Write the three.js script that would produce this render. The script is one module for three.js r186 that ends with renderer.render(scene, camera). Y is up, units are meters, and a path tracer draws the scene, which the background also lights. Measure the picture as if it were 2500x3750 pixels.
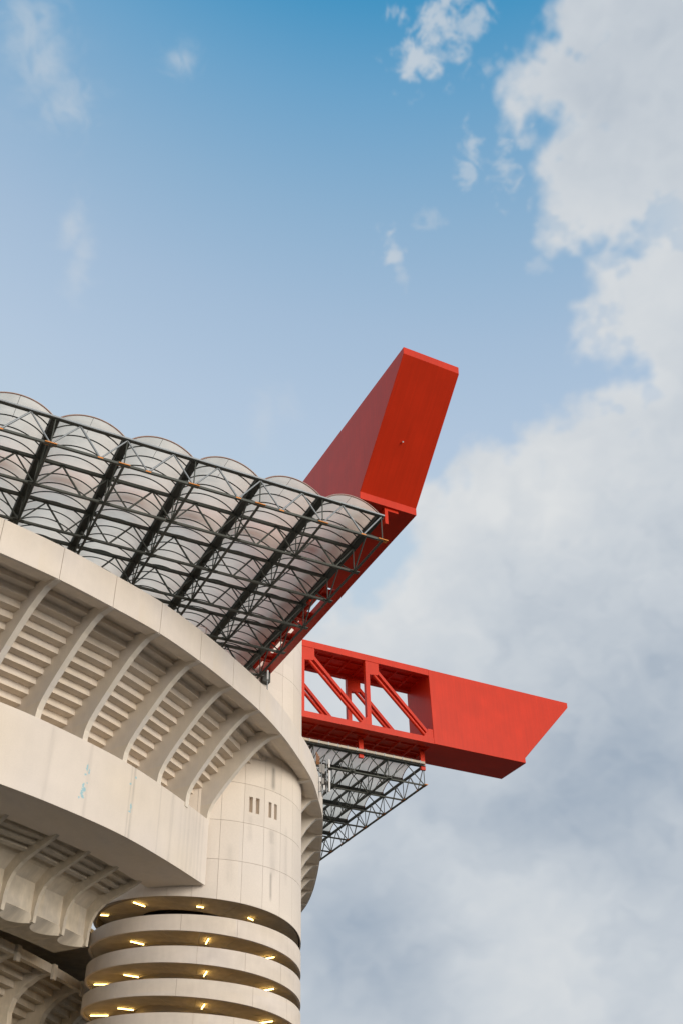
import * as THREE from 'three';
import { mergeGeometries } from 'three/addons/utils/BufferGeometryUtils.js';
import { RectAreaLightUniformsLib } from 'three/addons/lights/RectAreaLightUniformsLib.js';

// ------------------------------------------------------------------ camera, sky, sun, exposure
const D2R = Math.PI / 180;
const scene = new THREE.Scene();
const camera = new THREE.PerspectiveCamera(53.887, 682 / 1024, 0.1, 6000);
{
  const pitch = 37.9588 * D2R, roll = -1.5597 * D2R, yaw = 28.1093 * D2R;
  const r = new THREE.Vector3(Math.cos(yaw), 0, Math.sin(yaw)), w = new THREE.Vector3(Math.sin(yaw), 0, -Math.cos(yaw)), up = new THREE.Vector3(0, 1, 0);
  const fw = up.clone().multiplyScalar(Math.sin(pitch)).addScaledVector(w, Math.cos(pitch));
  const u0 = up.clone().multiplyScalar(Math.cos(pitch)).addScaledVector(w, -Math.sin(pitch));
  const r2 = r.clone().multiplyScalar(Math.cos(roll)).addScaledVector(u0, Math.sin(roll));
  const u2 = u0.clone().multiplyScalar(Math.cos(roll)).addScaledVector(r, -Math.sin(roll));
  camera.position.set(-32.344, 1.6, 90.387);
  camera.quaternion.setFromRotationMatrix(new THREE.Matrix4().makeBasis(r2, u2, fw.negate()));
}
const renderer = new THREE.WebGLRenderer({ antialias: true });
renderer.setSize(682, 1024);
renderer.toneMapping = THREE.LinearToneMapping;
renderer.toneMappingExposure = 1.0;
renderer.shadowMap.enabled = true;
RectAreaLightUniformsLib.init();

const sun = new THREE.DirectionalLight(new THREE.Color(1.0, 0.92, 0.82), 2.7);
sun.position.set(60, 56, 182);
sun.target.position.set(0, 20, 0);
sun.castShadow = true;
sun.shadow.radius = 64;
sun.shadow.mapSize.set(4096, 4096);
Object.assign(sun.shadow.camera, { left: -90, right: 90, top: 90, bottom: -90, near: 10, far: 420 });
scene.add(sun, sun.target);

// ------------------------------------------------------------------ noise
function rng(seed) { let s = seed >>> 0; return () => { s = (s + 0x6D2B79F5) >>> 0; let t = Math.imul(s ^ (s >>> 15), 1 | s); t = (t + Math.imul(t ^ (t >>> 7), 61 | t)) ^ t; return ((t ^ (t >>> 14)) >>> 0) / 4294967296; }; }
const LAT = new Float32Array(65536); { const r = rng(77); for (let i = 0; i < 65536; i++) LAT[i] = r(); }
const PERM = new Uint16Array(65536); { const r = rng(91); for (let i = 0; i < 65536; i++) PERM[i] = (r() * 65536) | 0; }
const sm = (t) => t * t * (3 - 2 * t);
const clamp = (x, a = 0, b = 1) => Math.min(b, Math.max(a, x));
const sstep = (a, b, x) => sm(clamp((x - a) / (b - a)));
const mix = (a, b, t) => a + (b - a) * t;
function vn2(x, y, px, py, seed) {           // periodic value noise
  const xi = Math.floor(x), yi = Math.floor(y), fx = sm(x - xi), fy = sm(y - yi);
  const X0 = ((xi % px) + px) % px, X1 = (X0 + 1) % px, Y0 = ((yi % py) + py) % py, Y1 = (Y0 + 1) % py;
  const h = (a, b) => LAT[(PERM[(a * 131 + seed * 977) & 65535] + b * 57) & 65535];
  return mix(mix(h(X0, Y0), h(X1, Y0), fx), mix(h(X0, Y1), h(X1, Y1), fx), fy);
}
function fb2(x, y, px, py, seed, oct) { let s = 0, a = 0.5, n = 0; for (let o = 0; o < oct; o++) { s += a * vn2(x, y, px, py, seed + o); n += a; x *= 2; y *= 2; px *= 2; py *= 2; a *= 0.5; } return s / n; }
function vn3(x, y, z) {
  const xi = Math.floor(x), yi = Math.floor(y), zi = Math.floor(z), fx = sm(x - xi), fy = sm(y - yi), fz = sm(z - zi);
  const h = (a, b, c) => LAT[(PERM[(PERM[a & 65535] + b) & 65535] + c) & 65535];
  const a0 = mix(mix(h(xi, yi, zi), h(xi + 1, yi, zi), fx), mix(h(xi, yi + 1, zi), h(xi + 1, yi + 1, zi), fx), fy);
  const a1 = mix(mix(h(xi, yi, zi + 1), h(xi + 1, yi, zi + 1), fx), mix(h(xi, yi + 1, zi + 1), h(xi + 1, yi + 1, zi + 1), fx), fy);
  return mix(a0, a1, fz);
}
function fb3(x, y, z, oct, gain = 0.5) { let s = 0, a = 0.5, n = 0; for (let o = 0; o < oct; o++) { s += a * vn3(x, y, z); n += a; x = x * 2.03 + 11.7; y = y * 2.03 + 3.1; z = z * 2.03 + 7.9; a *= gain; } return s / n; }

// ------------------------------------------------------------------ the sky: blue evening air with broken cumulus
const lin = (c) => { c /= 255; return c <= 0.04045 ? c / 12.92 : Math.pow((c + 0.055) / 1.055, 2.4); };
const L3 = (r, g, b) => [lin(r), lin(g), lin(b)];
{
  const W = 2048, H = 2048, data = new Float32Array(W * H * 4);
  const stops = [[-5, L3(204, 209, 214)], [14, L3(200, 210, 219)], [28, L3(192, 208, 221)], [36, L3(188, 206, 222)], [42, L3(178, 198, 220)], [48, L3(163, 188, 214)], [54, L3(140, 176, 207)], [60, L3(108, 162, 201)], [65, L3(64, 146, 193)], [71, L3(10, 126, 182)], [92, L3(30, 126, 182)]];
  const air = (e) => { let i = 0; while (i < stops.length - 2 && e > stops[i + 1][0]) i++; const t = clamp((e - stops[i][0]) / (stops[i + 1][0] - stops[i][0])); return [0, 1, 2].map((k) => mix(stops[i][1][k], stops[i + 1][1][k], t)); };
  // edge of the great cloud bank, longitude from north and elevation, degrees
  const bank = [[58, 66], [54, 62.2], [51.5, 61.4], [48.6, 60.5], [46.3, 60.4], [45.4, 59.5], [44.8, 58.7], [46.4, 57.1], [47.8, 56.1], [47.1, 54.7], [46.8, 52.5], [46.2, 51.4], [48.3, 50.9], [49.5, 51.2], [51.8, 50.5], [53.1, 50.2], [52.9, 49], [50.4, 48.9], [49.3, 47.5], [47.4, 46.6], [47.2, 45.2], [48.5, 44], [50, 43.5], [50.1, 42.9], [47.7, 42.7], [45.1, 42.4], [41.4, 42.1], [40.8, 41.1], [38.3, 41.4], [37.1, 39.8], [34.8, 39.5], [33.4, 38.9], [33.5, 37.1], [32.7, 36.4], [33.1, 35.4], [30.8, 33.6], [29.8, 32.1], [27.2, 33.1], [25.2, 32], [22.7, 30], [17.3, 27.4], [8.1, 22.1], [-20, 12], [-30, -5], [140, -5], [140, 40], [130, 89], [62, 78]];
  const bankDist = (lo, el) => {             // signed, positive inside, degrees
    let best = 1e9, inside = false; const cs = Math.cos(el * D2R);
    for (let i = 0, j = bank.length - 1; i < bank.length; j = i++) {
      const ax = (bank[j][0] - lo) * cs, ay = bank[j][1] - el, bx = (bank[i][0] - lo) * cs, by = bank[i][1] - el;
      const dx = bx - ax, dy = by - ay, t = clamp(-(ax * dx + ay * dy) / (dx * dx + dy * dy + 1e-9));
      best = Math.min(best, Math.hypot(ax + dx * t, ay + dy * t));
      if ((ay > 0) !== (by > 0) && 0 < (bx - ax) * (-ay) / (by - ay) + ax) inside = !inside;
    }
    return inside ? best : -best;
  };
  // tone of the bank: [longitude, elevation, size, amount]
  const tone = [[44.9, 24.3, 5.5, -0.7], [47, 21.5, 5, -0.4], [40, 20.2, 4, -0.4], [28.5, 14.8, 4.2, -0.75], [31, 12, 3.5, -0.3], [35.7, 21.6, 4, -0.35], [31, 20.8, 2.5, -0.25], [57, 58.4, 7, -0.35], [42.6, 37.9, 3.2, 0.4], [34.6, 36, 3.5, 0.4], [46.9, 57, 4, 0.22], [26.7, 18.6, 2.5, 0.2], [39.2, 12.6, 4, 0.18], [37.6, 16.5, 3, 0.12], [31.2, 31.1, 4, 0.25], [48, 33, 5, -0.1], [52, 46, 4, 0.1], [56.6, 52.6, 5, 0.05]];
  // thin scraps of cloud: [longitude, elevation, size in longitude, size in elevation, strength]
  const scraps = [[40.2, 63.2, 2.6, 1.1, 0.85], [37.6, 61.7, 2.0, 1.1, 0.9], [43.5, 62.6, 1.6, 1.5, 0.7], [39.4, 61.6, 1.6, 1.0, 0.5], [46, 60.8, 2, 0.6, 0.4], [41.9, 56.9, 1.2, 0.9, 0.6], [41.1, 55.6, 0.8, 0.5, 0.5], [33.4, 52.4, 1.2, 0.8, 0.75], [33.9, 51.3, 0.8, 0.8, 0.4], [12.2, 61.4, 1.3, 0.7, 0.55], [37.1, 53.7, 1.3, 0.5, 0.3], [5, 51.9, 1.1, 1.4, 0.5], [6.3, 50.2, 1.1, 1.8, 0.4], [-3.2, 60.4, 2.4, 1.8, 0.5], [-0.8, 59, 2.2, 1.8, 0.5], [1.9, 57.8, 2.2, 1.3, 0.5], [44.6, 55.0, 1.2, 1.2, 0.6], [46.2, 56.7, 1.4, 0.8, 0.7], [22.3, 43.4, 1.6, 1.6, 0.3], [24, 44, 1.6, 1, 0.25], [45.6, 50.2, 1.3, 0.4, 0.3], [-6, 54, 2, 2, 0.25]];
  const dark = L3(160, 174, 190), mid = L3(201, 208, 215), bright = L3(220, 223, 225);
  for (let j = 0; j < H; j++) {
    const el = ((j + 0.5) / H - 0.5) * 180, ce = Math.cos(el * D2R), y = Math.sin(el * D2R);
    if (el < -2) { for (let i = 0; i < W; i++) { const o = (j * W + i) * 4, c = stops[0][1]; data[o] = c[0]; data[o + 1] = c[1]; data[o + 2] = c[2]; data[o + 3] = 1; } continue; }
    for (let i = 0; i < W; i++) {
      const ph = ((i + 0.5) / W - 0.5) * 2 * Math.PI, x = Math.cos(ph) * ce, z = Math.sin(ph) * ce;
      let lo = Math.atan2(x, -z) / D2R;
      const c = air(el + 8.5 * Math.sin((lo - 25) * D2R) * ce * 1.4 - 1);
      const near = lo > -45 && lo < 150;
      let wisp, wv; const warp = () => (wv ??= fb3(x * 30 + 17, y * 30, z * 30, 3)); const q = 26, n1 = fb3(x * q, y * q, z * q, 5, 0.55), big = fb3(x * 7 + 40, y * 7, z * 7, 4);
      let a, b;
      if (near) {
        const sd = bankDist(lo, el);
        const edge = sd + (n1 - 0.5) * 4.2 + (big - 0.5) * 2 + (1 - 2 * Math.abs(vn3(x * 70, y * 70, z * 70) - 0.5)) * 0.5 - 0.25;
        a = el > 38 ? sstep(-0.6, 1.2, edge) : sstep(-0.75, 1.4, edge);
        if (el < 34) a = Math.max(a, sstep(36, 26, el) * 0.0);
        b = (fb3(x * 15 + 9 + warp() * 1.6, y * 21 + warp() * 1.6, z * 15, 6, 0.56) - 0.5) * mix(1.25, 0.7, sstep(34, 44, el)) + (big - 0.5) * 0.5 + 0.22 * (1 - sstep(0, 3.5, edge));
        for (const t of tone) { const dl = (lo - t[0]) * ce, de = el - t[1]; b += t[3] * Math.exp(-(dl * dl + de * de) / (t[2] * t[2])); }
        // ragged holes where the bank is thin
        const hole = fb3(x * 34 + 5, y * 34, z * 34, 4); a *= 1 - 0.4 * sstep(0.60, 0.72, hole) * (1 - sstep(1.5, 5, sd)) * sstep(36, 42, el);
        for (const s of scraps) {
          const dl = (lo - s[0]) * ce / s[2] / 0.55, de = (el - s[1]) / s[3], r2 = dl * dl + de * de;
          if (r2 < 6) { wisp ??= fb3(x * 62 + 5 * warp(), y * 62 + 4 * warp(), z * 62, 5, 0.6); a = Math.max(a, s[4] * (lo < 26 ? 0.9 * sstep(0.34, 0.95, wisp * 0.7 + 0.44 * Math.exp(-r2 * 0.8)) * Math.exp(-r2 * 0.35) : 0.85 * sstep(0.56, 0.90, wisp * 0.95 + 0.30 * Math.exp(-r2 * 0.6)) * sstep(5, 2.5, r2))); }
        }
        if (el > 66) { a = Math.max(a, sstep(66, 72, el) * 0.95 * sstep(0.36, 0.50, fb3(x * 3 + 3, y * 6, z * 3, 6))); b += 0.3 * sstep(66, 72, el); }  // added overhead cloud, brightened to throw more light on the roof sheets
      } else { const v = fb3(x * 3 + 3, y * 6, z * 3, 6); a = sstep(0.36, 0.50, v) * 0.95; b = (fb3(x * 15 + 9, y * 21, z * 15, 4) - 0.5) * 1.2 + 0.3; }  // cloud outside the view, made denser and brighter to lift the fill light
      b += 0.05;
      const cc = [0, 1, 2].map((k) => (b < 0 ? mix(mid[k], dark[k], clamp(-b)) : mix(mid[k], bright[k], clamp(b * 1.4))));
      const o = (j * W + i) * 4;
      for (let k = 0; k < 3; k++) data[o + k] = mix(c[k], cc[k], a);
      data[o + 3] = 1;
    }
  }
  const t = new THREE.DataTexture(data, W, H, THREE.RGBAFormat, THREE.FloatType);
  t.mapping = THREE.EquirectangularReflectionMapping; t.magFilter = THREE.LinearFilter; t.minFilter = THREE.LinearFilter; t.wrapS = THREE.RepeatWrapping; t.needsUpdate = true;
  scene.background = t; scene.environment = t;
}

// ------------------------------------------------------------------ materials
function tex(w, h, fn, srgb = true) {
  const d = new Uint8Array(w * h * 4);
  for (let j = 0; j < h; j++) for (let i = 0; i < w; i++) { const c = fn(i, j), o = (j * w + i) * 4; d[o] = clamp(c[0], 0, 255); d[o + 1] = clamp(c[1], 0, 255); d[o + 2] = clamp(c[2], 0, 255); d[o + 3] = 255; }
  const t = new THREE.DataTexture(d, w, h); t.wrapS = t.wrapT = THREE.RepeatWrapping; t.magFilter = THREE.LinearFilter; t.minFilter = THREE.LinearMipmapLinearFilter; t.generateMipmaps = true;
  if (srgb) t.colorSpace = THREE.SRGBColorSpace; t.needsUpdate = true; return t;
}
function metres(t, mw, mh) { t.repeat.set(1 / mw, 1 / mh); return t; }
function concreteFn(base, seed, amp, w, h, cell, cv = cell) {
  return (i, j) => {
    const u = i / w * cell, v = j / h * cv;
    const a = fb2(u, v, cell, cv, seed, 5) - 0.5, f = vn2(i, j, w, h, seed + 9) - 0.5;
    const st = fb2(u * 6, v, cell * 6, cv, seed + 20, 3) - 0.5;       // rain streaks run down the wall
    const k = 1 + amp * (a * 1.3 + st * 0.45) + f * 0.035;
    const warm = (vn2(u * 0.5 + 3, v * 0.5, cell, cv, seed + 31) - 0.5) * 7;
    return [base[0] * k + warm * 0.4, base[1] * k, base[2] * k - warm];
  };
}
const bumpT = metres(tex(512, 512, (i, j) => { const v = 255 * (0.6 * fb2(i / 16, j / 16, 32, 32, 5, 4) + 0.4 * vn2(i, j, 512, 512, 3)); return [v, v, v]; }, false), 4, 4);
const std = (o) => new THREE.MeshStandardMaterial(o);
const CB = [229, 217, 203];
const concrete = std({ map: metres(tex(1024, 1024, concreteFn(CB, 1, 0.04, 1024, 1024, 8)), 9, 9), roughness: 0.92, bumpMap: bumpT, bumpScale: 0.006 });
const concreteStep = std({ map: metres(tex(512, 512, concreteFn([229, 216, 199], 14, 0.08, 512, 512, 8)), 7, 7), roughness: 0.93, bumpMap: bumpT, bumpScale: 0.006 });
const concreteRib = std({ map: metres(tex(512, 512, concreteFn([228, 218, 204], 23, 0.05, 512, 512, 8)), 6, 6), roughness: 0.92 });
const concreteRawShade = std({ map: metres(tex(512, 512, concreteFn([199, 187, 168], 37, 0.14, 512, 512, 8)), 6, 6), roughness: 0.95 });  // greyer raw concrete; shade of the deep inner tiers also put into this colour
const jointFill = std({ color: new THREE.Color().setRGB(0.30, 0.25, 0.20), roughness: 1 });
const redTex = metres(tex(512, 512, (i, j) => { const k = 1 + 0.09 * (fb2(i / 64, j / 64, 8, 8, 61, 4) - 0.5) + 0.07 * (fb2(i / 4, j / 128, 128, 4, 63, 3) - 0.5) + 0.02 * (vn2(i, j, 512, 512, 66) - 0.5); return [207 * k, 52 * k, 24 * k]; }), 12, 12);
const red = new THREE.MeshPhysicalMaterial({ map: redTex, roughness: 0.34, specularIntensity: 0.34 });
const steelDark = std({ color: new THREE.Color().setRGB(0.045, 0.05, 0.042), roughness: 0.6 });
const steel = std({ color: new THREE.Color().setRGB(0.07, 0.075, 0.06), roughness: 0.55 });
const zinc = std({ color: new THREE.Color().setRGB(0.30, 0.32, 0.33), roughness: 0.5, metalness: 0.4 });
const orange = std({ color: new THREE.Color().setRGB(0.75, 0.27, 0.05), roughness: 0.7 });
const skinMat = new THREE.MeshPhysicalMaterial({ map: metres(tex(512, 512, (i, j) => { const k = 1 + 0.1 * (fb2(i / 32, j / 64, 16, 8, 81, 4) - 0.5); return [247 * k, 238 * k, 223 * k]; }), 8, 8), transmission: 0.97, thickness: 0, roughness: 1, side: THREE.DoubleSide });
const trim = std({ color: new THREE.Color().setRGB(0.30, 0.16, 0.12), roughness: 0.6 });
const white = std({ color: new THREE.Color().setRGB(0.75, 0.74, 0.72), roughness: 0.5 });
const paving = std({ map: metres(tex(512, 512, concreteFn([80, 77, 73], 52, 0.25, 512, 512, 8)), 14, 14), roughness: 0.95 });
const tubeGlow = std({ color: 0x000000, emissive: new THREE.Color(1, 0.64, 0.18), emissiveIntensity: 16 });

// ------------------------------------------------------------------ helpers
const taken = new Map();
function numbered(n) { const k = taken.get(n) ?? 0; taken.set(n, k + 1); return k ? n + '_' + String(k).padStart(3, '0') : n; }
function thing(name, label, category, group) { const g = new THREE.Group(); g.name = numbered(name); g.userData = { label, category }; if (group) g.userData.group = group; scene.add(g); return g; }
function part(name, geo, mat, parent) { const m = new THREE.Mesh(geo, mat); m.name = name; parent.add(m); return m; }
const V = (x, y, z) => new THREE.Vector3(x, y, z);
function volume(g) { const p = g.attributes.position, ix = g.index.array; let s = 0; const a = V(), b = V(), c = V(); for (let i = 0; i < ix.length; i += 3) { a.fromBufferAttribute(p, ix[i]); b.fromBufferAttribute(p, ix[i + 1]); c.fromBufferAttribute(p, ix[i + 2]); s += a.dot(b.cross(c)); } return s; }
function finish(pos, uv, idx) {
  const g = new THREE.BufferGeometry(); g.setAttribute('position', new THREE.Float32BufferAttribute(pos, 3)); g.setAttribute('uv', new THREE.Float32BufferAttribute(uv, 2)); g.setIndex(idx);
  if (volume(g) < 0) { for (let i = 0; i < idx.length; i += 3) { const t = idx[i]; idx[i] = idx[i + 1]; idx[i + 1] = t; } g.setIndex(idx); }
  g.computeVertexNormals(); return g;
}
// a closed polygon carried along: smooth along the run, crisp across its corners
function loft(secs, poly2d, caps = true, ou = 0) {
  const pos = [], uv = [], idx = [], n = secs[0].length; let per = 0;
  for (let e = 0; e < n; e++) {
    const f = (e + 1) % n, base = pos.length / 3, w = secs[0][e].distanceTo(secs[0][f]); let run = ou;
    for (let k = 0; k < secs.length; k++) { if (k) run += secs[k][e].distanceTo(secs[k - 1][e]); for (const [q, dv] of [[e, 0], [f, w]]) { const p = secs[k][q]; pos.push(p.x, p.y, p.z); uv.push(run, per + dv); } }
    for (let k = 0; k < secs.length - 1; k++) { const a = base + k * 2; idx.push(a, a + 1, a + 3, a, a + 3, a + 2); }
    per += w;
  }
  if (caps) {
    const tri = THREE.ShapeUtils.triangulateShape(poly2d.map((q) => new THREE.Vector2(q[0], q[1])), []);
    const area = poly2d.reduce((s, q, i) => { const r = poly2d[(i + 1) % n]; return s + q[0] * r[1] - r[0] * q[1]; }, 0);
    [[0, false], [secs.length - 1, true]].forEach(([k, last]) => { const b = pos.length / 3; secs[k].forEach((p, i) => { pos.push(p.x, p.y, p.z); uv.push(poly2d[i][0], poly2d[i][1]); }); for (const t of tri) { const tt = area > 0 ? t : [t[0], t[2], t[1]]; last ? idx.push(b + tt[0], b + tt[1], b + tt[2]) : idx.push(b + tt[0], b + tt[2], b + tt[1]); } });
  }
  return finish(pos, uv, idx);
}
function box(x0, x1, y0, y1, z0, z1) { return loft([[V(x0, y0, z0), V(x0, y0, z1), V(x0, y1, z1), V(x0, y1, z0)], [V(x1, y0, z0), V(x1, y0, z1), V(x1, y1, z1), V(x1, y1, z0)]], [[z0, y0], [z1, y0], [z1, y1], [z0, y1]].map(([a, b]) => [-a, b])); }
const unitCyl = new THREE.CylinderGeometry(1, 1, 1, 7), unitBox = new THREE.BoxGeometry(1, 1, 1), UP = V(0, 1, 0);
function rod(name, a, b, r, mat, parent) { const m = part(name, unitCyl, mat, parent); m.position.copy(a).add(b).multiplyScalar(0.5); m.scale.set(r, a.distanceTo(b), r); m.quaternion.setFromUnitVectors(UP, b.clone().sub(a).normalize()); return m; }
function rodGeo(a, b, r, seg = 7) { const g = new THREE.CylinderGeometry(r, r, a.distanceTo(b), seg); g.applyQuaternion(new THREE.Quaternion().setFromUnitVectors(UP, b.clone().sub(a).normalize())); const c = a.clone().add(b).multiplyScalar(0.5); g.translate(c.x, c.y, c.z); return g; }
function barGeo(a, b, w, h) {             // box along a-b, h is its upright depth, w its width
  const d = b.clone().sub(a).normalize(), s = d.clone().cross(UP).normalize(), u = s.clone().cross(d), c = [];
  const ring = (p) => [[-1, -1], [1, -1], [1, 1], [-1, 1]].map(([i, j]) => p.clone().addScaledVector(s, i * w / 2).addScaledVector(u, j * h / 2));
  return loft([ring(a), ring(b)], [[-w, -h], [w, -h], [w, h], [-w, h]]);
}
function boxPart(name, x, y, z, w, h, d, mat, parent) { const m = part(name, unitBox, mat, parent); m.position.set(x, y, z); m.scale.set(w, h, d); return m; }
// curved wall in cylinder coordinates (degrees, radius, height), with cells left out
function curved(ths, ys, rO, rI, keep, uOff = 0) {
  const pos = [], uv = [], idx = [], yv = (y, t) => (typeof y === 'function' ? y(t) : y);
  const P = (t, y, r) => [Math.sin(t * D2R) * r, y, Math.cos(t * D2R) * r];
  const quad = (a, b, c, d, ua, ub, uc, ud) => { const k = pos.length / 3; pos.push(...a, ...b, ...c, ...d); uv.push(...ua, ...ub, ...uc, ...ud); idx.push(k, k + 1, k + 2, k, k + 2, k + 3); };
  const ok = (i, j) => i >= 0 && j >= 0 && i < ths.length - 1 && j < ys.length - 1 && keep(i, j);
  for (let i = 0; i < ths.length - 1; i++) for (let j = 0; j < ys.length - 1; j++) if (ok(i, j)) {
    const n = Math.max(1, Math.ceil((ths[i + 1] - ths[i]) / 3.3));
    for (let k = 0; k < n; k++) {
      const t0 = mix(ths[i], ths[i + 1], k / n), t1 = mix(ths[i], ths[i + 1], (k + 1) / n), a0 = yv(ys[j], t0), a1 = yv(ys[j], t1), b0 = yv(ys[j + 1], t0), b1 = yv(ys[j + 1], t1);
      const u0 = t0 * D2R * rO + uOff, u1 = t1 * D2R * rO + uOff;
      quad(P(t0, a0, rO), P(t1, a1, rO), P(t1, b1, rO), P(t0, b0, rO), [u0, a0], [u1, a1], [u1, b1], [u0, b0]);
      quad(P(t0, a0, rI), P(t0, b0, rI), P(t1, b1, rI), P(t1, a1, rI), [u0, a0], [u0, b0], [u1, b1], [u1, a1]);
      if (!ok(i, j - 1)) quad(P(t0, a0, rO), P(t0, a0, rI), P(t1, a1, rI), P(t1, a1, rO), [u0, rO], [u0, rI], [u1, rI], [u1, rO]);
      if (!ok(i, j + 1)) quad(P(t0, b0, rO), P(t1, b1, rO), P(t1, b1, rI), P(t0, b0, rI), [u0, rO], [u1, rO], [u1, rI], [u0, rI]);
      if (k === 0 && !ok(i - 1, j)) quad(P(t0, a0, rO), P(t0, b0, rO), P(t0, b0, rI), P(t0, a0, rI), [rO, a0], [rO, b0], [rI, b0], [rI, a0]);
      if (k === n - 1 && !ok(i + 1, j)) quad(P(t1, a1, rO), P(t1, a1, rI), P(t1, b1, rI), P(t1, b1, rO), [rO, a1], [rI, a1], [rI, b1], [rO, b1]);
    }
  }
  const g = new THREE.BufferGeometry(); g.setAttribute('position', new THREE.Float32BufferAttribute(pos, 3)); g.setAttribute('uv', new THREE.Float32BufferAttribute(uv, 2)); g.setIndex(idx); g.computeVertexNormals();
  const nm = g.attributes.normal, pp = g.attributes.position;   // the faces that follow the cylinder get its smooth normal
  for (let v = 0; v < pp.count; v++) { const nx = nm.getX(v), ny = nm.getY(v), nz = nm.getZ(v), r = Math.hypot(pp.getX(v), pp.getZ(v)), d = (nx * pp.getX(v) + nz * pp.getZ(v)) / r; if (Math.abs(ny) < 0.3 && Math.abs(d) > 0.9) { const s = Math.sign(d) / r; nm.setXYZ(v, pp.getX(v) * s, 0, pp.getZ(v) * s); } }
  return g;
}

// ------------------------------------------------------------------ ground
{ const g = new THREE.CircleGeometry(2500, 64); g.rotateX(-Math.PI / 2); const p = g.attributes.position, u = g.attributes.uv; for (let i = 0; i < p.count; i++) u.setXY(i, p.getX(i), p.getZ(i));
  const m = new THREE.Mesh(g, paving); m.name = 'ground'; m.userData = { kind: 'structure' }; scene.add(m); }

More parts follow.
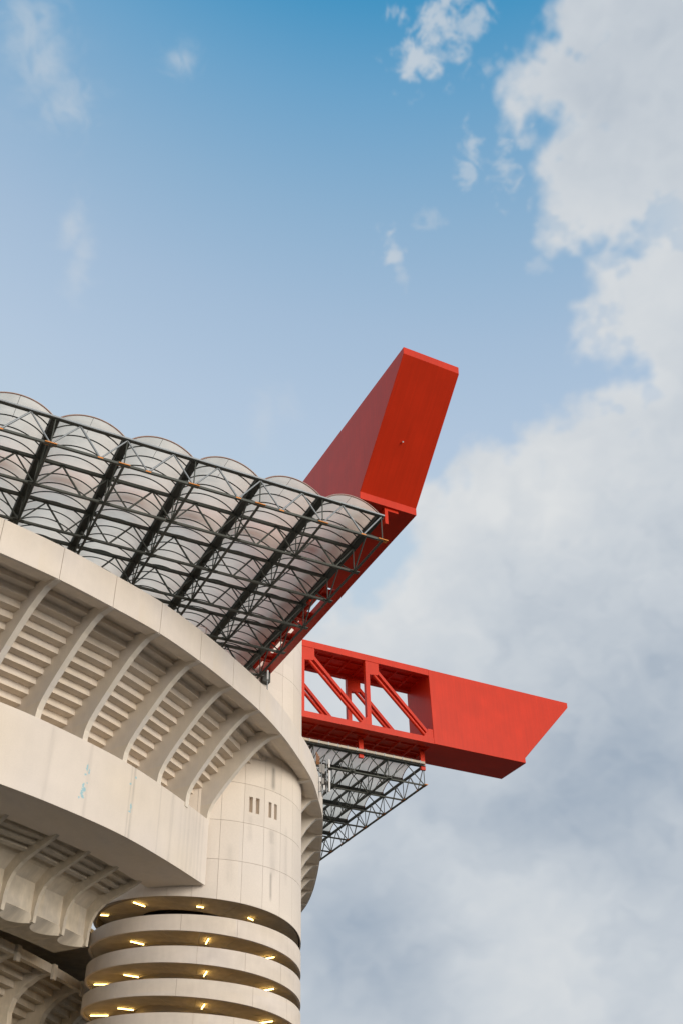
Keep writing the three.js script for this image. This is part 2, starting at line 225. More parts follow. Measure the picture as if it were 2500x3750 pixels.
// ------------------------------------------------------------------ the round ramp tower
const RT = 9.385;
{
  const tower = thing('ramp_tower', 'tall round cream concrete tower with spiral ramps and four slot windows', 'tower');
  const streakSpots = [[21.0, 38.4, 41, 0.4, 0.34], [20.8, 33.4, 34.9, 0.5, 0.1], [20.6, 28.4, 31.2, 0.22, 0.24], [21.5, 30.2, 35.5, 0.9, 0.07], [6, 33, 35.9, 0.5, 0.06], [-5, 29, 33, 0.6, 0.05], [33, 30, 36, 0.5, 0.06], [30, 52, 58, 0.8, 0.04]];
  const TW = 2048, TH = 1024, mw = 2 * Math.PI * RT, mh = 64, cf = concreteFn(CB, 3, 0.035, TW, TH, 16);
  const towerMap = metres(tex(TW, TH, (i, j) => {
    const c = cf(i, j), th = ((i / TW * 360 + 180) % 360) - 180, y = j / TH * mh; let k = 1;
    for (const s of streakSpots) { const dx = (th - s[0]) * D2R * RT / s[3]; if (Math.abs(dx) < 1.5 && y > s[1] && y < s[2]) k -= s[4] * Math.exp(-dx * dx * 3) * (0.3 + 0.9 * fb2(i / 6, j / 24, 341, 43, 33, 3)) * sstep(0, 0.25, (y - s[1]) / (s[2] - s[1])) * sstep(0, 0.18, (s[2] - y) / (s[2] - s[1])); }
    const pid = Math.floor((th + 10.8 + 360) / 12.857) * 13 + Math.floor(y / 3.5) * 7, pv = 1 + (LAT[(pid * 31) & 65535] - 0.5) * 0.035;
    return [c[0] * k * pv, c[1] * k * pv, c[2] * k * pv];
  }), mw, mh);
  const cladMat = std({ map: towerMap, roughness: 0.9, bumpMap: bumpT, bumpScale: 0.004 });
  const cladB = (t) => 27.98 - 0.0105 * t - (t > 0 ? 0.00012 * t * t : 0);
  const rows = [cladB, 31.45, 34.9, 38.5, 42, 46.4, 50.95, 55.8, 60.4];
  for (let c = -8; c <= 8; c++) for (let r = 0; r < rows.length - 1; r++) {
    const t0 = -10.8 + 12.857 * c + 0.07, t1 = t0 + 12.857 - 0.14, lo = rows[r], hi = rows[r + 1] - 0.026;
    let ths = [t0, t1], ys = [lo, hi], keep = () => true;
    if (r === 2 && (c === 1 || c === 2)) { ths = c === 1 ? [t0, 4.95, 7.15, 9.1, 11.5, t1] : [t0, 17.95, 20.05, 22.2, 24.42, t1]; ys = [lo, 35.93, 37.37, hi]; keep = (i, j) => !(j === 1 && (i === 1 || i === 3)); }
    part('cladding_panel', curved(ths, ys, RT, RT - 0.09, keep), cladMat, tower);
  }
  const holes = [-180, -120, -60, 4.9, 7.2, 9.05, 11.55, 17.9, 20.1, 22.15, 24.47, 60, 120, 180];
  part('joint_backing', curved(holes, [(t) => Math.min(28.6, cladB(t) + 0.5), 35.9, 37.4, 60.3], RT - 0.1, RT - 0.42, (i, j) => !(j === 1 && [3, 5, 7, 9].includes(i))), jointFill, tower);
  part('inner_wall', curved([0, 30], [35.5, 37.8], RT - 0.5, RT - 0.8, () => true), concrete, tower);
  for (const [a, b] of [[4.95, 7.15], [9.1, 11.5], [17.95, 20.05], [22.2, 24.42]]) part('window_reveal', curved([a - 0.35, a, b, b + 0.35], [35.83, 35.93, 37.37, 37.47], RT - 0.095, RT - 0.5, (i, j) => !(i === 1 && j === 1)), concrete, tower);
  part('roof_slab', new THREE.CylinderGeometry(RT - 0.2, RT - 0.2, 0.3, 64).translate(0, 60.3, 0), concreteRawShade, tower);
  part('core', new THREE.CylinderGeometry(4.9, 4.9, 28, 48).translate(0, 14.02, 0), concreteRawShade, tower);
  // ramps
  const top = (k, t) => 24.14 - 2.47 * (k - 1) - 0.009 * t - 0.00004 * t * t, bot = (k, t) => 22.74 - 2.47 * (k - 1) - 0.0133 * t - 0.00005 * t * t;
  const soff = (k, t) => (k < 0 ? cladB(t) + 0.12 : bot(k, t) + 0.1);
  const parMat = std({ map: metres(tex(1024, 512, concreteFn([222, 209, 195], 8, 0.08, 1024, 512, 8)), 14, 7), roughness: 0.92, bumpMap: bumpT, bumpScale: 0.006 });
  for (let k = -1; k < 9; k++) {
    if (k >= 0) {
      const cuts = [-168, -122 + (k % 2) * 7, -74 + (k % 3) * 6, -28 + (k % 2) * 9, 1 + (k % 3) * 5, 36 - (k % 2) * 6, 80, 132];
      for (let s = 0; s < cuts.length - 1; s++) part('parapet_panel', curved([cuts[s] + 0.06, cuts[s + 1] - 0.06], [(t) => bot(k, t), (t) => top(k, t)], RT - 0.02, RT - 0.24, () => true, k * 5.3), parMat, tower);
    }
    if (k < 4) for (let s = 0; s < 14; s++) { const a = -168 + s * 21.43; part('ramp_slab', curved([a + 0.15, a + 21.28], [(t) => soff(k, t), (t) => soff(k, t) + 0.25], RT - 0.25, 4.95, () => true), concreteRawShade, tower); }
    else part('ramp_slab', curved([-168, 132], [(t) => soff(k, t), (t) => soff(k, t) + 0.25], RT - 0.25, 4.95, () => true), concreteRawShade, tower);
    if (k >= 0 && k < 4) { const pts = []; for (let t = -160; t <= 125; t += 9) pts.push(V(Math.sin(t * D2R) * 5.35, soff(k, t) - 0.09, Math.cos(t * D2R) * 5.35)); part('conduit', new THREE.TubeGeometry(new THREE.CatmullRomCurve3(pts), 90, 0.045, 5), concreteRawShade, tower); }
  }
  // tube lamps under the ramps
  const rung = ['ceiling above the top ramp', 'underside of the top ramp', 'underside of the second ramp', 'underside of the third ramp', 'underside of the fourth ramp'];
  const where = (t) => (t < -90 ? 'far left' : t < -40 ? 'left' : t < 5 ? 'middle' : 'right');
  const lamps = [[-1, -61.5, 6.9, 8.3], [-1, -18.5, 6.45, 7.05, 1], [-1, 21.5, 6.6, 7.2, 1], [-1, -104, 8.0, 8.7], [0, -70, 5.8, 7.2], [0, -12.3, 6.25, 7.7], [0, 34, 6.9, 8.25], [1, -78, 5.5, 6.9], [1, -12, 5.95, 7.4], [1, 34.8, 6.85, 8.2], [1, -112, 7.2, 8.6], [2, -84, 5.4, 6.8], [2, -12.2, 5.9, 7.4], [2, 34.7, 6.85, 8.15], [2, -112, 7.1, 8.6], [3, -12, 5.9, 7.4], [3, 34.7, 6.85, 8.15]];
  for (const [k, t, r0, r1, tan] of lamps) {
    const g = thing('tube_lamp', `glowing yellow tube lamp on the ${rung[k + 1]}, ${where(t)} of its row`, 'lamp', 'lamps under the tower ramps');
    const rm = (r0 + r1) / 2, y = soff(k, t) - 0.03, len = r1 - r0;
    g.position.set(Math.sin(t * D2R) * rm, y, Math.cos(t * D2R) * rm); g.rotation.y = t * D2R + (tan ? Math.PI / 2 : 0);
    const slope = tan ? Math.atan(0.0133 / (D2R * rm)) : 0; g.rotation.order = 'YXZ'; g.rotation.x = slope;
    part('housing', box(-0.05, 0.05, -0.04, 0.03, -len / 2 - 0.05, len / 2 + 0.05), white, g);
    part('tube', new THREE.CylinderGeometry(0.036, 0.036, len, 10).rotateX(Math.PI / 2).translate(0, -0.11, 0), tubeGlow, g);
    const l = new THREE.RectAreaLight(new THREE.Color(1, 0.64, 0.18), 24, 0.1, len); l.rotation.x = -Math.PI / 2; l.position.set(0, -0.18, 0); g.add(l);
  }
}

// ------------------------------------------------------------------ the two red roof girders (local X runs outward, the far end beyond the tower inward)
function girder(label, turn, slotted) {
  const g = thing('roof_girder', label, 'girder'); g.rotation.y = turn;
  const w = 2.52, e = slotted ? 0.3 : 0, hull = [[25.5, 50.15], [37.95 - e, 50.15], [37.98 - e, 50.8], [45.66 - e, 58.9], [45.72 - e, 59.55], [25.5, 59.55]];
  // end box with small chamfers along its edges
  const cc = 0.035, inset = (d) => { const c = hull.reduce((s, p) => [s[0] + p[0] / 6, s[1] + p[1] / 6], [0, 0]); return hull.map(([x, y]) => [x - Math.sign(x - c[0]) * d, y - Math.sign(y - c[1]) * d]); };
  const sec = (poly, z) => poly.map(([x, y]) => V(x, y, z));
  const box5 = part('end_box', loft([sec(inset(cc), -w), sec(hull, -w + cc), sec(hull, w - cc), sec(inset(cc), w)], hull), red, g);
  part('inspection_lamp', new THREE.CylinderGeometry(0.06, 0.06, 0.12, 10).rotateZ(0.8).translate(41.3 - e, 54.1, 0.4), white, box5);
  const beams = (y0, y1, px0, px1, wd) => {
    const m = [];
    for (const s of [-1, 1]) m.push(box(px0, px1, y0, y1, s > 0 ? w - wd : -w, s > 0 ? w : -w + wd));
    return m;
  };
  const x0 = -86, x1 = 25.498;
  for (const [n, y0, y1, py] of [['top_chord', 58.75, 59.55, 59.2], ['bottom_chord', 50.15, 50.87, 50.45]]) {
    const c = part(n, mergeGeometries(beams(y0, y1, x0, x1, n === 'top_chord' ? 0.62 : 0.92)), red, g), open = slotted && n !== 'top_chord';
    part('plate', box(x0, x1, py, py + 0.2, open ? -1.0 : -w + 0.6, w - 0.6), red, c);
    if (open) for (let x = 23.9; x > 8; x -= 4.06) part('plate', box(x - 0.75, x + 0.75, py + 0.004, py + 0.19, -w + 0.6, -1.003), red, c);
    for (let x = 23.9; x > 8; x -= 2.03) if (!open || Math.round((23.9 - x) / 2.03) % 2 === 0) part('cross_rib', box(x - 0.11, x + 0.11, py - 0.24, py + 0.01, -w + 0.61, w - 0.61), red, c);
    for (const z of [-0.75, 0.75]) part('stiffener', box(9, 25.3, py - 0.16, py + 0.01, z - 0.09, z + 0.09), red, c);
  }
  for (let b = 0; b < 13; b++) {
    const px = 17.12 - b * 8.08; if (px < -82) break;
    if (Math.abs(px) < 8) continue;
    for (const s of [-1, 1]) {
      const zi = s * (w - 0.3);
      part('post', box(px, px + 0.52, 50.8, 58.8, zi - 0.24, zi + 0.24), red, g);
      const gus = (pts) => loft([sec(pts, zi - 0.245), sec(pts, zi + 0.245)], pts);
      part('gusset', gus([[px - 0.003, 58.8], [px - 0.003, 57.35], [px + 0.6, 57.1], [px + 1.6, 57.25], [px + 1.72, 57.8], [px + 1.72, 58.8]]), red, g);
      part('gusset', gus([[px + 0.003, 50.8], [px - 0.9, 50.8], [px - 0.55, 51.35], [px + 0.003, 51.75]]), red, g);
    }
  }
  for (let b = 0; b < 12; b++) {
    const px = 17.12 - b * 8.08, ex = px + 8.08; if (px < -80) break; if (b === 1) { /* bay next to the tower */ }
    if (px < 8 && px > -17) { if (!(px > 8)) { if (b !== 1) continue; } }
    for (const s of [-1, 1]) {
      const z = s * (w - 0.3);
      part('tie_tube', rodGeo(V(px + 0.95, 57.45, z), V(ex - 0.55, 51.0, z), 0.19, 12), red, g);
      part('tie_bar', barGeo(V(px + 1.55, 57.75, z), V(ex + 0.05, 51.05, z), 0.4, 0.34), red, g);
    }
  }
  for (const s of [-1, 1]) part('end_gusset', (() => { const p = [[24.2, 50.8], [25.5, 50.8], [25.5, 51.9], [24.9, 51.9]]; return loft([sec(p, s * (w - 0.3) - 0.24), sec(p, s * (w - 0.3) + 0.24)], p); })(), red, g);
  return g;
}
const girderA = girder('long red steel girder with open truss bays pointing right from the tower', 0, false);
const girderB = girder('red steel girder rising overhead toward the upper right with a slanted dark red end', -Math.PI / 2, true);
for (const x of [17.5, 25.35]) part('hanger', box(x - 0.28, x + 0.28, 48.0, 50.46, -0.14, 0.14), red, girderA);
for (const x of [17.5, 25.35]) part('hanger', box(x - 0.28, x + 0.28, 48.2, 50.46, 0.75, 1.05), red, girderB);
part('hanger', mergeGeometries([box(36.75, 37.45, 48.6, 50.16, 0.0, 0.28), box(36.75, 37.45, 49.9, 50.16, -0.95, -0.002)]), red, girderB);
part('bearing', box(7.9, 9.75, 49.05, 50.14, -2.4, -1.6), steelDark, girderB);

// ------------------------------------------------------------------ translucent vaulted roofs on steel lattice
const YT = 48.5, YB = 46.2;
function roofField(label, map, u0, du, nU, v0, dv, nV, vSkin) {
  const R = thing('vaulted_roof', label, 'roof');
  const M = (u, y, v) => map(u, y, v), vEnd = v0 - dv * (nV - 1);
  const U = (i) => u0 - du * i, Vv = (j) => v0 - dv * j;
  // gutter beams with their lower chords and webs
  for (let i = 0; i < nU; i++) {
    const u = U(i), hw = 0.33;
    const prof = [[-hw, 0.12], [-hw + 0.07, -0.2], [hw - 0.07, -0.2], [hw, 0.12], [hw - 0.06, 0.12], [hw - 0.11, -0.12], [-hw + 0.11, -0.12], [-hw + 0.06, 0.12]];
    const s = (v) => prof.map(([a, b]) => M(u + a, YT + 0.1 + b, v));
    const gb = part('gutter_beam', loft([s(v0 - 0.15), s(vEnd - 1)], prof), steelDark, R);
    rod('lower_chord', M(u, YB, v0), M(u, YB, vEnd), 0.1, steel, gb);
    for (let j = 0; j < nV; j++) {
      const v = Vv(j);
      rod('upright', M(u, YT - 0.1, v), M(u, YB, v), 0.045, steel, gb);
      if (j < nV - 1) { rod('web_bar', M(u, YB, v), M(u, YT - 0.1, v - dv / 2), 0.06, steel, gb); rod('web_bar', M(u, YT - 0.1, v - dv / 2), M(u, YB, v - dv), 0.06, steel, gb); }
    }
  }
  // cross trusses
  for (let j = 0; j < nV; j++) {
    const v = Vv(j), m = j ? steel : zinc;
    const tr = part('lattice_truss', mergeGeometries([barGeo(M(u0 + 0.2, YT, v), M(U(nU - 1), YT, v), 0.2, j ? 0.24 : 0.2), barGeo(M(u0, YB, v), M(U(nU - 1), YB, v), 0.17, 0.17)]), steel, R);
    if (!j) part('edge_strip', barGeo(M(u0 + 0.2, YT - 0.02, v + 0.16), M(U(nU - 1), YT - 0.02, v + 0.16), 0.1, 0.12), zinc, tr);
    for (let i = 0; i < nU - 1; i++) {
      const a = U(i), b = U(i + 1), odd = i % 2 === 1, pt = (f, up) => M(mix(a, b, f), up ? YT - 0.08 : YB, v);
      const seq = odd ? [[0, 0], [0.33, 1], [0.66, 0], [1, 1]] : [[0, 1], [0.33, 0], [0.66, 1], [1, 0]];
      // in the picture the bays alternate
      for (let q = 0; q < 3; q++) rod('diagonal', pt(seq[q][0], seq[q][1]), pt(seq[q + 1][0], seq[q + 1][1]), q === 1 ? 0.075 : 0.06, m, tr);
      for (const q of [1, 2]) { const up = seq[q][1], p = pt(seq[q][0], up); part('node_plate', unitBox, !up && !j ? orange : steel, tr).position.copy(p); const np = tr.children[tr.children.length - 1]; np.scale.copy(M(0.46, 0.2, 0.1).sub(M(0, 0, 0)).set(...(map === mapS ? [0.38, 0.1, 0.2] : [0.2, 0.1, 0.38]))); }
    }
    for (let i = 0; i < nU; i++) { const p = part('node_plate', unitBox, j ? steel : orange, tr); p.position.copy(M(U(i), YB, v)); p.scale.set(...(map === mapS ? [0.8, 0.07, 0.36] : [0.36, 0.07, 0.8])); }
  }
  // vaults
  for (let i = 0; i < nU - 1; i++) {
    const a = U(i) - 0.3, b = U(i + 1) + 0.3, half = (a - b) / 2, mid = (a + b) / 2, rise = 0.88, rad = (half * half + rise * rise) / (2 * rise), ang = Math.asin(half / rad);
    const arc = (t, lift) => [mid + Math.sin(t * ang) * (rad + lift), YT + 0.07 + rise - rad + Math.cos(t * ang) * (rad + lift)];
    const pos = [], uv = [], idx = [], NA = 18, NL = 24, vs0 = vSkin, vs1 = vEnd - 1;
    for (let k = 0; k <= NA; k++) for (let l = 0; l <= NL; l++) { const [u, y] = arc(k / NA * 2 - 1, 0.07), v = mix(vs0, vs1, l / NL), p = M(u, y, v); pos.push(p.x, p.y, p.z); uv.push(v, k / NA * 5.4 + i * 5.4); }
    for (let k = 0; k < NA; k++) for (let l = 0; l < NL; l++) { const o = k * (NL + 1) + l; idx.push(o, o + 1, o + NL + 2, o, o + NL + 2, o + NL + 1); }
    const gg = new THREE.BufferGeometry(); gg.setAttribute('position', new THREE.Float32BufferAttribute(pos, 3)); gg.setAttribute('uv', new THREE.Float32BufferAttribute(uv, 2)); gg.setIndex(idx); gg.computeVertexNormals();
    const sk = part('vault_sheet', gg, skinMat, R);
    const tube = (v, r, mat, nm) => { const pts = []; for (let k = 0; k <= 10; k++) { const [u, y] = arc(k / 5 - 1, 0); pts.push(M(u, y, v)); } part(nm, new THREE.TubeGeometry(new THREE.CatmullRomCurve3(pts), 20, r, 5), mat, sk); };
    const na = Math.round((vs0 - vs1) / (dv / 4));
    for (let k = 1; k < na; k++) tube(vs0 - k * dv / 4, 0.048, steelDark, 'arch_rib');
    tube(vs0 - 0.02, 0.05, trim, 'edge_trim');
    const sp = []; for (const v of [vs0, vs0 - dv * 0.55]) { const [u, y] = arc(-0.02, 0.05); sp.push(M(u, y, v)); }
    rod('sheet_seam', sp[0], sp[1], 0.014, zinc, sk);
  }
  return R;
}
const mapS = (u, y, v) => V(u, y, v), mapE = (u, y, v) => V(v, y, u);
roofField('row of translucent white barrel vaults on dark lattice above the rim at left', mapS, -1.08, 4.97, 10, 38.2, 4.57, 8, 38.35);
const eastRoof = roofField('small corner of translucent vaulted roof hanging under the right hand girder', mapE, 0.05, 4.6, 9, 25.4, 4.55, 8, 25.1);

{
  const gut = part('edge_gutter', box(-6, 25.3, 48.5, 48.76, 0.4, 0.62), concreteRawShade, eastRoof);
  for (let x = -5; x < 25; x += 1.14) part('clamp', box(x, x + 0.09, 48.46, 48.8, 0.37, 0.65), zinc, gut);
}
{
  const w = thing('added_tint_beam', 'unseen red beam added over the roof vaults to tint the sheets pink', 'beam');
  part('beam', box(-43, -3, 50.02, 50.6, 30.3, 31.2), red, w);  // added beam, itself out of view, reddens the light coming through the sheets
}

// ------------------------------------------------------------------ tiers of seats, seen from below
function ring(joints) {                       // [x, z, angle of the inward direction from -z toward -x, degrees]
  const J = joints.map((j) => ({ p: V(j[0], 0, j[1]), a: j[2] * D2R }));
  const cur = new THREE.CatmullRomCurve3(J.map((j) => j.p), false, 'centripetal');
  const N = J.length - 1;
  return { J, N, at(t) { t = clamp(t, 0, N); const p = cur.getPoint(t / N), i = Math.min(N - 1, Math.floor(t)), a = mix(J[i].a, J[i + 1].a, t - i); return { p, d: V(-Math.sin(a), 0, -Math.cos(a)) }; }, P(t, s, y) { const { p, d } = this.at(t); return V(p.x + d.x * s, y, p.z + d.z * s); } };
}
function strip(R, t0, t1, n, poly) { const secs = []; for (let k = 0; k <= n; k++) { const t = mix(t0, t1, k / n); secs.push(poly.map(([s, y]) => R.P(t, s, y))); } return loft(secs, poly, true, t0 * 4.8); }
function ribGeo(R, t, prof, th, chamfer = 0.05) {
  const { p, d } = R.at(t), side = V(-d.z, 0, d.x);
  const c = prof.reduce((s, q) => [s[0] + q[0] / prof.length, s[1] + q[1] / prof.length], [0, 0]);
  const sec = (off, ins) => prof.map(([s, y]) => { const l = Math.hypot(s - c[0], y - c[1]) || 1; const ss = s - (s - c[0]) / l * ins, yy = y - (y - c[1]) / l * ins; return V(p.x + d.x * ss + side.x * off, yy, p.z + d.z * ss + side.z * off); });
  return loft([sec(-th / 2, chamfer), sec(-th / 2 + chamfer, 0), sec(th / 2 - chamfer, 0), sec(th / 2, chamfer)], prof);
}
const stepPoly = (s, y, run, rise, first) => [[s, y + 0.1], [s - 0.03, y + 0.1], [s - 0.03, y], [s + run + 0.1, y], [s + run + 0.1, y + 0.13], [s + 0.12, y + 0.13], [s + 0.12, y + rise + 0.05], [s, y + rise + 0.05]];
const upperJ = [[-51.4, 35.9, 8], [-46.5, 35.6, 9], [-41.6, 35.0, 11], [-36.7, 34.2, 13], [-31.9, 33.2, 16], [-27.1, 31.95, 19], [-22.57, 30.47, 21.5], [-18.18, 28.6, 23], [-13.97, 26.59, 24.8], [-9.74, 23.93, 28.5], [-5.79, 21.05, 30.6], [-2.14, 18.13, 32.5], [1.54, 14.63, 38.8], [5.0, 10.8, 46], [8.3, 6.8, 52], [11.0, 2.7, 57], [13.6, -1.6, 60], [15.8, -6.1, 62.5], [17.8, -10.5, 64.5], [19.7, -14.9, 66], [21.5, -19.3, 67], [23.2, -23.8, 68], [24.7, -28.5, 70], [25.8, -33.3, 73]];
{
  const T = thing('upper_tier', 'cream concrete upper tier with ribbed stepped underside and a smooth curved rim', 'seating tier');
  const R = ring(upperJ);
  const prof = [[0.1, 41.17], [1.2, 41.1], [1.9, 40.74], [2.8, 40.12], [3.9, 39.12], [5.3, 37.68], [6.06, 36.85], [6.64, 36.12], [7.0, 35.45], [7.1, 34.9], [7.1, 34.3], [11.6, 34.3], [11.6, 35.6], [3.2, 41.9], [0.1, 41.9]];
  for (let i = 0; i < R.N; i++) {
    part('rim_panel', strip(R, i + 0.004, i + 0.996, 8, [[0, 41.2], [0, 43.9], [0.26, 43.92], [0.26, 41.2]]), concrete, T);
    part('soffit_panel', strip(R, i, i + 1, 8, [[0.22, 41.24], [1.3, 41.42], [1.95, 41.95], [2.75, 42.02], [2.75, 42.3], [0.22, 42.3]]), concreteStep, T);
    for (let n = -1; n < 10; n++) part('seat_step', strip(R, i, i + 1, 1, stepPoly(3.35 + 0.74 * n, 41.03 - 0.56 * n, 0.74, 0.56)), concreteStep, T);
  }
  for (let i = 0; i <= R.N; i++) if (i !== 13) part('rib', ribGeo(R, i, i < 15 ? prof : prof.map(([a, b]) => [a < 7.2 ? a * 0.6 : a, b]), 0.46), concreteRib, T);
  part('joint_backing', strip(R, 0, R.N, R.N * 8, [[0.06, 41.3], [0.06, 43.8], [0.24, 43.8], [0.24, 41.3]]), jointFill, T);
  part('deck', strip(R, 0, R.N, R.N * 2, [[0.3, 42.35], [2.9, 42.35], [2.9, 42.6], [0.3, 42.6]]), concreteRawShade, T);
}
// ring beam under the upper tier, cut off at the tower
{
  const F = new THREE.CatmullRomCurve3([[-50, 30.4], [-42, 28.9], [-34, 27.0], [-28, 25.3], [-22.86, 23.35], [-18.4, 21.1], [-13.0, 17.8], [-8.1, 13.9], [-2.85, 9.2]].map(([x, z]) => V(x, 0, z)), false, 'centripetal');
  const B = new THREE.CatmullRomCurve3([[-48, 24.6], [-40.5, 23.2], [-32.8, 21.4], [-26.6, 19.7], [-21.6, 17.6], [-18.2, 15.6], [-14.3, 13.1], [-10.6, 10.0], [-7.0, 6.65]].map(([x, z]) => V(x, 0, z)), false, 'centripetal');
  const g = thing('ring_beam', 'deep smooth cream concrete ring beam with faint blue paint marks, ending at the tower', 'beam');
  const L = F.getLength(), TW = 2048, TH = 256, cf = concreteFn(CB, 5, 0.04, TW, TH, 24, 3);
  // length along the face of a few marks, measured from the tower end
  const blue = [[17.4, 32.75, 0.10, 0.28], [17.15, 32.45, 0.09, 0.2], [17.5, 32.15, 0.12, 0.1], [17.55, 31.3, 0.12, 0.25], [17.45, 31.05, 0.2, 0.2], [17.6, 30.75, 0.14, 0.25], [17.5, 30.5, 0.18, 0.13], [17.8, 30.35, 0.08, 0.1], [12.2, 31.5, 0.12, 0.28], [12.3, 31.1, 0.2, 0.07], [11.95, 33.9, 0.12, 0.09], [17.2, 31.6, 0.08, 0.06], [12.5, 33.2, 0.14, 0.1]];
  const streaks = [[1.0, 0.16, 0.05], [1.6, 0.22, 0.07], [2.2, 0.2, 0.06], [2.8, 0.3, 0.06], [3.5, 0.2, 0.07], [4.2, 0.3, 0.05], [4.9, 0.2, 0.03], [6.4, 0.25, 0.07], [12.1, 0.14, 0.14], [12.5, 0.1, 0.1], [17.2, 0.2, 0.07], [21, 0.2, 0.06], [8.3, 0.1, 0.06]];
  const bm = tex(TW, TH, (i, j) => {
    const c = cf(i, j), u = (1 - i / TW) * L, y = 29.1 + j / TH * 5.55; let k = 1, bl = 0;
    for (const [a, w, s] of streaks) { const d = (u - a) / w; if (Math.abs(d) < 2.5) k -= s * Math.exp(-d * d) * (0.25 + 0.9 * fb2(i / 5, j / 60, 410, 4, 71, 3)); }
    for (const [a, b, w, h] of blue) { const d = Math.hypot((u - a) / w, (y - b) / h) + (fb2(i / 3, j / 3, 700, 90, 13, 3) - 0.5) * 1.3; bl = Math.max(bl, 1 - sstep(0.6, 1.05, d)); }
    return [mix(c[0] * k, 120, bl * 0.6), mix(c[1] * k, 190, bl * 0.6), mix(c[2] * k, 212, bl * 0.6)];
  });
  const faceMat = std({ map: bm, roughness: 0.9, bumpMap: bumpT, bumpScale: 0.004 });
  const N = 64, K = 6, out = (p) => { const r = Math.hypot(p.x, p.z); if (r < 9.53) { p.x *= 9.53 / r; p.z *= 9.53 / r; } return p; };
  const secAt = (t) => { const f = F.getPoint(t), b = B.getPoint(t), lo = []; for (let k = 0; k <= K; k++) lo.push(out(f.clone().lerp(b, k / K))); return lo; };
  const secs = []; for (let k = 0; k <= N; k++) { const l = secAt(k / N), in5 = l.map((p, q) => { if (q) return p; return p.clone().lerp(l[1], 0.05); }); secs.push([...in5.map((p) => V(p.x, 29.1, p.z)), ...in5.slice().reverse().map((p) => V(p.x, 34.62, p.z))]); }
  const poly = [...Array(K + 1).keys()].map((k) => [k, 0]).concat([...Array(K + 1).keys()].map((k) => [K - k, 5.5]));
  part('beam_body', loft(secs, poly), concrete, g);
  // front face slab, three millimetres proud of everything behind it
  const pos = [], uv = [], idx = []; let run = 0, prev = null; const fs = [];
  for (let k = 0; k <= N; k++) { const p = out(F.getPoint(k / N)); if (prev) run += p.distanceTo(prev); prev = p; fs.push([p, run]); }
  const inner = fs.map(([p], k) => { const b = B.getPoint(k / N), d = b.sub(p).setY(0).normalize(); return p.clone().addScaledVector(d, 0.16); });
  for (let k = 0; k <= N; k++) for (const [q, y] of [[fs[k][0], 29.08], [fs[k][0], 34.65]]) { pos.push(q.x, y, q.z); uv.push(fs[k][1] / run, (y - 29.08) / 5.57); }
  for (let k = 0; k < N; k++) { const a = k * 2; idx.push(a, a + 2, a + 3, a, a + 3, a + 1); }
  const edge = (A, ya, Bq, yb) => { const o = pos.length / 3; for (let k = 0; k <= N; k++) { pos.push(A[k].x, ya, A[k].z, Bq[k].x, yb, Bq[k].z); uv.push(k / N, 0.02, k / N, 0.05); } for (let k = 0; k < N; k++) { const a = o + k * 2; idx.push(a, a + 1, a + 3, a, a + 3, a + 2); } };
  const fp = fs.map((f) => f[0]); edge(fp, 34.65, inner, 34.65); edge(inner, 29.08, fp, 29.08);
  { const o = pos.length / 3, a = fp[N], b = inner[N]; pos.push(a.x, 29.08, a.z, b.x, 29.08, b.z, b.x, 34.65, b.z, a.x, 34.65, a.z); uv.push(1, 0, 1, 0, 1, 1, 1, 1); idx.push(o, o + 1, o + 2, o, o + 2, o + 3); }
  const fg = new THREE.BufferGeometry(); fg.setAttribute('position', new THREE.Float32BufferAttribute(pos, 3)); fg.setAttribute('uv', new THREE.Float32BufferAttribute(uv, 2)); fg.setIndex(idx); fg.computeVertexNormals(); faceMat.side = THREE.DoubleSide;
  part('front_face', fg, faceMat, g);
  // its continuation beyond the tower
  const g2 = thing('ring_beam', 'cream concrete ring beam continuing behind the tower on the far right side', 'beam'), R = ring(upperJ);
  part('beam_body', strip(R, 16, 23, 28, [[7.1, 29.1], [12, 29.1], [12, 34.6], [7.1, 34.6]]), concrete, g2);
}
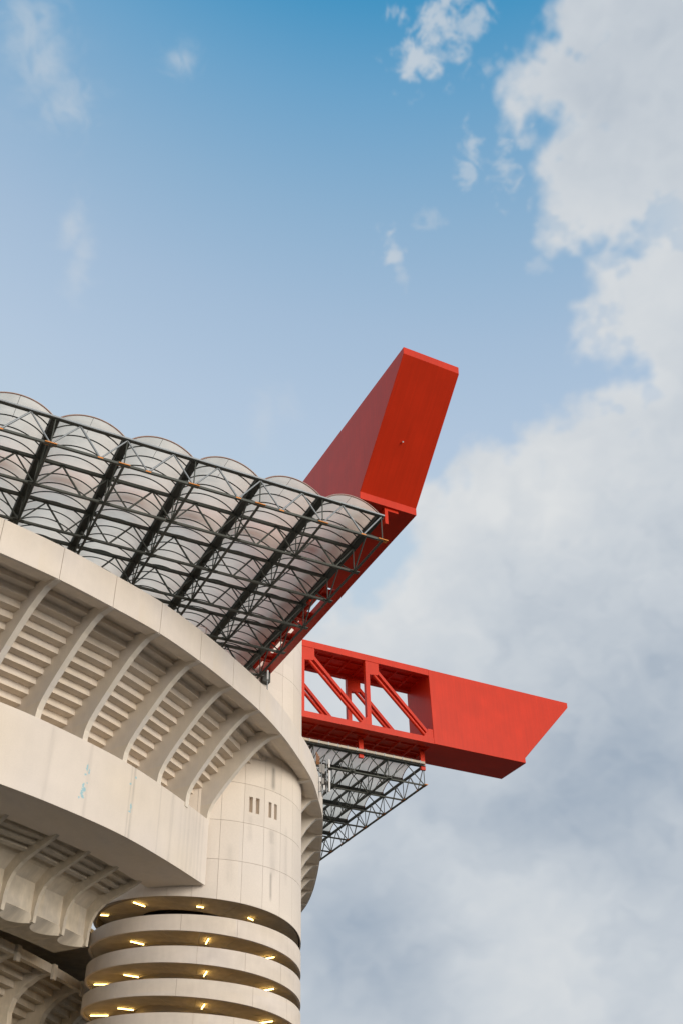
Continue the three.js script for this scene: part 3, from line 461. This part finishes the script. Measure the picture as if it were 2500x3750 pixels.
// middle tier under the ring beam
{
  const T = thing('middle_tier', 'shaded concrete middle tier with curved ribs and scalloped lower edge under the ring beam', 'seating tier');
  const tips = [[-39.5, 18.6], [-35.4, 17.9], [-31.3, 17.0], [-27.2, 15.75], [-23.2, 14.1], [-19.34, 11.93], [-16.48, 9.63], [-13.64, 7.23], [-11.06, 4.82]];
  const ang = [12, 15, 18, 22, 27, 33, 37, 40, 43];
  const L = 4.2, R = ring(tips.map(([x, z], i) => [x + Math.sin(ang[i] * D2R) * L, z + Math.cos(ang[i] * D2R) * L, ang[i]]));
  const prof = [[-0.6, 29.3], [0, 28.95], [1.0, 28.5], [2.1, 28.05], [2.96, 27.65], [3.6, 27.1], [4.0, 26.4], [4.18, 25.5], [4.2, 24.45], [4.75, 24.45], [4.9, 27.6], [3.6, 29.4], [-0.6, 30.6]];
  for (let i = 0; i <= R.N; i++) part('rib', ribGeo(R, i, prof, 0.34, 0.04), concreteRawShade, T);
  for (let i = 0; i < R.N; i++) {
    part('wall_panel', strip(R, i, i + 1, 1, [[4.5, 25.15], [4.5, 27.45], [4.75, 27.5], [4.75, 25.15]]), concreteRawShade, T);
    part('soffit_panel', strip(R, i, i + 1, 1, [[-0.7, 29.75], [1.2, 29.2], [2.6, 28.75], [3.6, 28.25], [4.52, 27.35], [4.7, 27.6], [3.7, 28.7], [-0.7, 30.4]]), concreteRawShade, T);
    for (let n = 0; n < 4; n++) part('soffit_batten', strip(R, i, i + 1, 1, [[0.1 + n * 0.8, 29.32 - n * 0.27], [0.4 + n * 0.8, 29.2 - n * 0.27], [0.4 + n * 0.8, 29.6 - n * 0.27], [0.1 + n * 0.8, 29.7 - n * 0.27]]), concreteRawShade, T);
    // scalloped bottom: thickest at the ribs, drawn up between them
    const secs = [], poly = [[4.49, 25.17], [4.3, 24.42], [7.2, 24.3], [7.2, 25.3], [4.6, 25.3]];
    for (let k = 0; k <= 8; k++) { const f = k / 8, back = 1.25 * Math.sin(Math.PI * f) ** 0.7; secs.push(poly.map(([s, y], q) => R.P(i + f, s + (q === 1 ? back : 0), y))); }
    part('scallop', loft(secs, poly), concreteRawShade, T);
  }
  part('deck', strip(R, 0, R.N, R.N, [[4.9, 27.9], [26, 27.9], [26, 28.3], [4.9, 28.3]]), concreteRawShade, T);
}
// lower tier, deep inside
{
  const T = thing('lower_tier', 'dark ribbed underside of the lower tier deep inside at the bottom left corner', 'seating tier');
  const R = ring([[-34.5, 18.5, 38], [-29.4, 14.8, 41], [-24.8, 10.7, 44], [-20.4, 6.2, 47], [-16.1, 1.55, 49], [-11.9, -3.25, 50], [-8.1, -8.1, 51], [-4.4, -13, 52], [-0.8, -18, 53], [2.6, -23.2, 54], [5.8, -28.6, 55]]);
  const prof = [[0, 24.1], [0.95, 23.9], [2.1, 23.2], [2.9, 22.35], [3.2, 21.3], [3.1, 20.3], [3.0, 12], [4.6, 12], [4.7, 20.6], [5.6, 22], [4.5, 24.4], [0, 24.6]];
  for (let i = 0; i <= R.N; i++) part('rib', ribGeo(R, i, prof, 0.8, 0.05), concreteRawShade, T);
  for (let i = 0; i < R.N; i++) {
    part('fascia_beam', strip(R, i, i + 1, 2, [[-0.25, 24.05], [-0.25, 24.75], [0.25, 24.75], [0.25, 24.05]]), concreteRawShade, T);
    for (let n = 0; n < 9; n++) part('seat_step', strip(R, i, i + 1, 1, stepPoly(1.5 + 0.75 * n, 24.2 - 0.56 * n, 0.75, 0.56)), concreteRawShade, T);
    part('ceiling_slab', strip(R, i, i + 1, 1, [[0.2, 24.7], [10, 24.7], [10, 25], [0.2, 25]]), concreteRawShade, T);
  }
  for (let i = 1; i < R.N; i++) part('bracket', strip(R, i - 0.05, i + 0.05, 1, [[-0.5, 23.6], [-0.5, 24.8], [-0.26, 24.8], [-0.26, 23.6]]), concreteRawShade, T);
  part('inner_wall', strip(R, 0, R.N, R.N, [[9, 0], [9, 34], [9.4, 34], [9.4, 0]]), concreteRawShade, T);
  part('deck', strip(R, 0, R.N, R.N, [[-3, 27.45], [9.2, 27.45], [9.2, 27.8], [-3, 27.8]]), concreteRawShade, T);
}

// ------------------------------------------------------------------ small things fixed to the rim
{
  const g = thing('antenna_cluster', 'cluster of white panel antennas and grey radio units on the rim beside the tower', 'antenna'); g.position.set(11.25, 41.5, 3.0);
  const r = rng(5), at = (a, y, o = 0) => V(a * 0.87 + o * 0.8, y, a * 0.49 + o * 0.58 - 0.0);   // a runs to the right as seen, o away from the rim
  const rust = std({ color: new THREE.Color().setRGB(0.30, 0.13, 0.045), roughness: 0.7 }), grey = std({ color: new THREE.Color().setRGB(0.34, 0.33, 0.31), roughness: 0.6 }), cable = std({ color: new THREE.Color().setRGB(0.04, 0.035, 0.03), roughness: 0.7 });
  for (const [y0, y1] of [[0.4, 2.75], [3.0, 3.95]]) part('panel_antenna', new THREE.CapsuleGeometry(0.1, y1 - y0 - 0.2, 4, 12).translate(...at(0.66, (y0 + y1) / 2, 0.1).toArray()), white, g);
  part('pole', rodGeo(at(0.5, 0.1), at(0.5, 4.0), 0.04, 8), zinc, g);
  part('pole', rodGeo(at(0.0, 0.0), at(0.0, 3.9), 0.045, 8), zinc, g);
  for (const y of [0.5, 1.6, 2.9]) part('bracket', barGeo(at(-0.5, y), at(0.62, y + 0.05), 0.06, 0.08), zinc, g);
  for (let k = 0; k < 3; k++) part('louvre', boxAt(at(-0.52 + k * 0.13, 4.1 - k * 0.12), 0.1, 1.35 - k * 0.2), rust, g);
  for (const [a, y, w, h] of [[-0.12, 3.0, 0.26, 0.9], [0.18, 2.9, 0.28, 1.0], [-0.18, 1.8, 0.22, 0.5], [0.12, 1.6, 0.24, 0.6], [0.25, 0.9, 0.18, 0.5], [-0.08, 0.8, 0.16, 0.5]]) part('radio_unit', boxAt(at(a, y), w, h), k01(r) ? white : grey, g);
  for (let k = 0; k < 7; k++) { const a0 = -0.3 + r() * 0.6, pts = [at(a0, 2.4 + r() * 0.6, 0.15), at(a0 + (r() - 0.5) * 0.4, 1.4 + r() * 0.3, 0.22), at(a0 + (r() - 0.5) * 0.3, 0.7, 0.2), at(a0 * 0.6, 0.1 + r() * 0.3, 0.05)]; part('cable', new THREE.TubeGeometry(new THREE.CatmullRomCurve3(pts), 14, 0.022, 5), cable, g); }
  part('cable', new THREE.TubeGeometry(new THREE.CatmullRomCurve3([at(-0.3, 3.0, 0.1), at(-0.25, 3.6, 0.15), at(0.1, 3.85, 0.15), at(0.4, 3.7, 0.1)]), 16, 0.03, 6), cable, g);
  function boxAt(p, w, h) { const b = new THREE.BoxGeometry(w, h, 0.14); b.rotateY(-0.51); b.translate(p.x, p.y, p.z); return b; }
  function k01(q) { return q() < 0.5; }
}
{
  const g = thing('whip_antenna', 'thin white whip antenna standing on the rim in front of the tower', 'antenna'); g.position.set(-1.05, 43.9, 17.1);
  part('base', new THREE.CylinderGeometry(0.05, 0.06, 0.9, 8).translate(0, 0.45, 0), zinc, g);
  part('radome', new THREE.CapsuleGeometry(0.09, 0.8, 4, 10).translate(0, 1.5, 0), white, g);
  const f = thing('floodlight_arm', 'short thin metal arm sticking out over the rim below the roof vaults', 'bracket'); f.position.set(-9.4, 43.85, 23.9);
  part('post', rodGeo(V(0, 0, 0), V(0, 0.55, 0), 0.03, 6), trim, f); part('arm', rodGeo(V(0, 0.5, 0), V(-0.75, 0.32, 0.35), 0.025, 6), trim, f);
}

// ------------------------------------------------------------------ shadows on, draw
scene.traverse((o) => { if (o.isMesh) { o.castShadow = true; o.receiveShadow = true; } });
renderer.render(scene, camera);
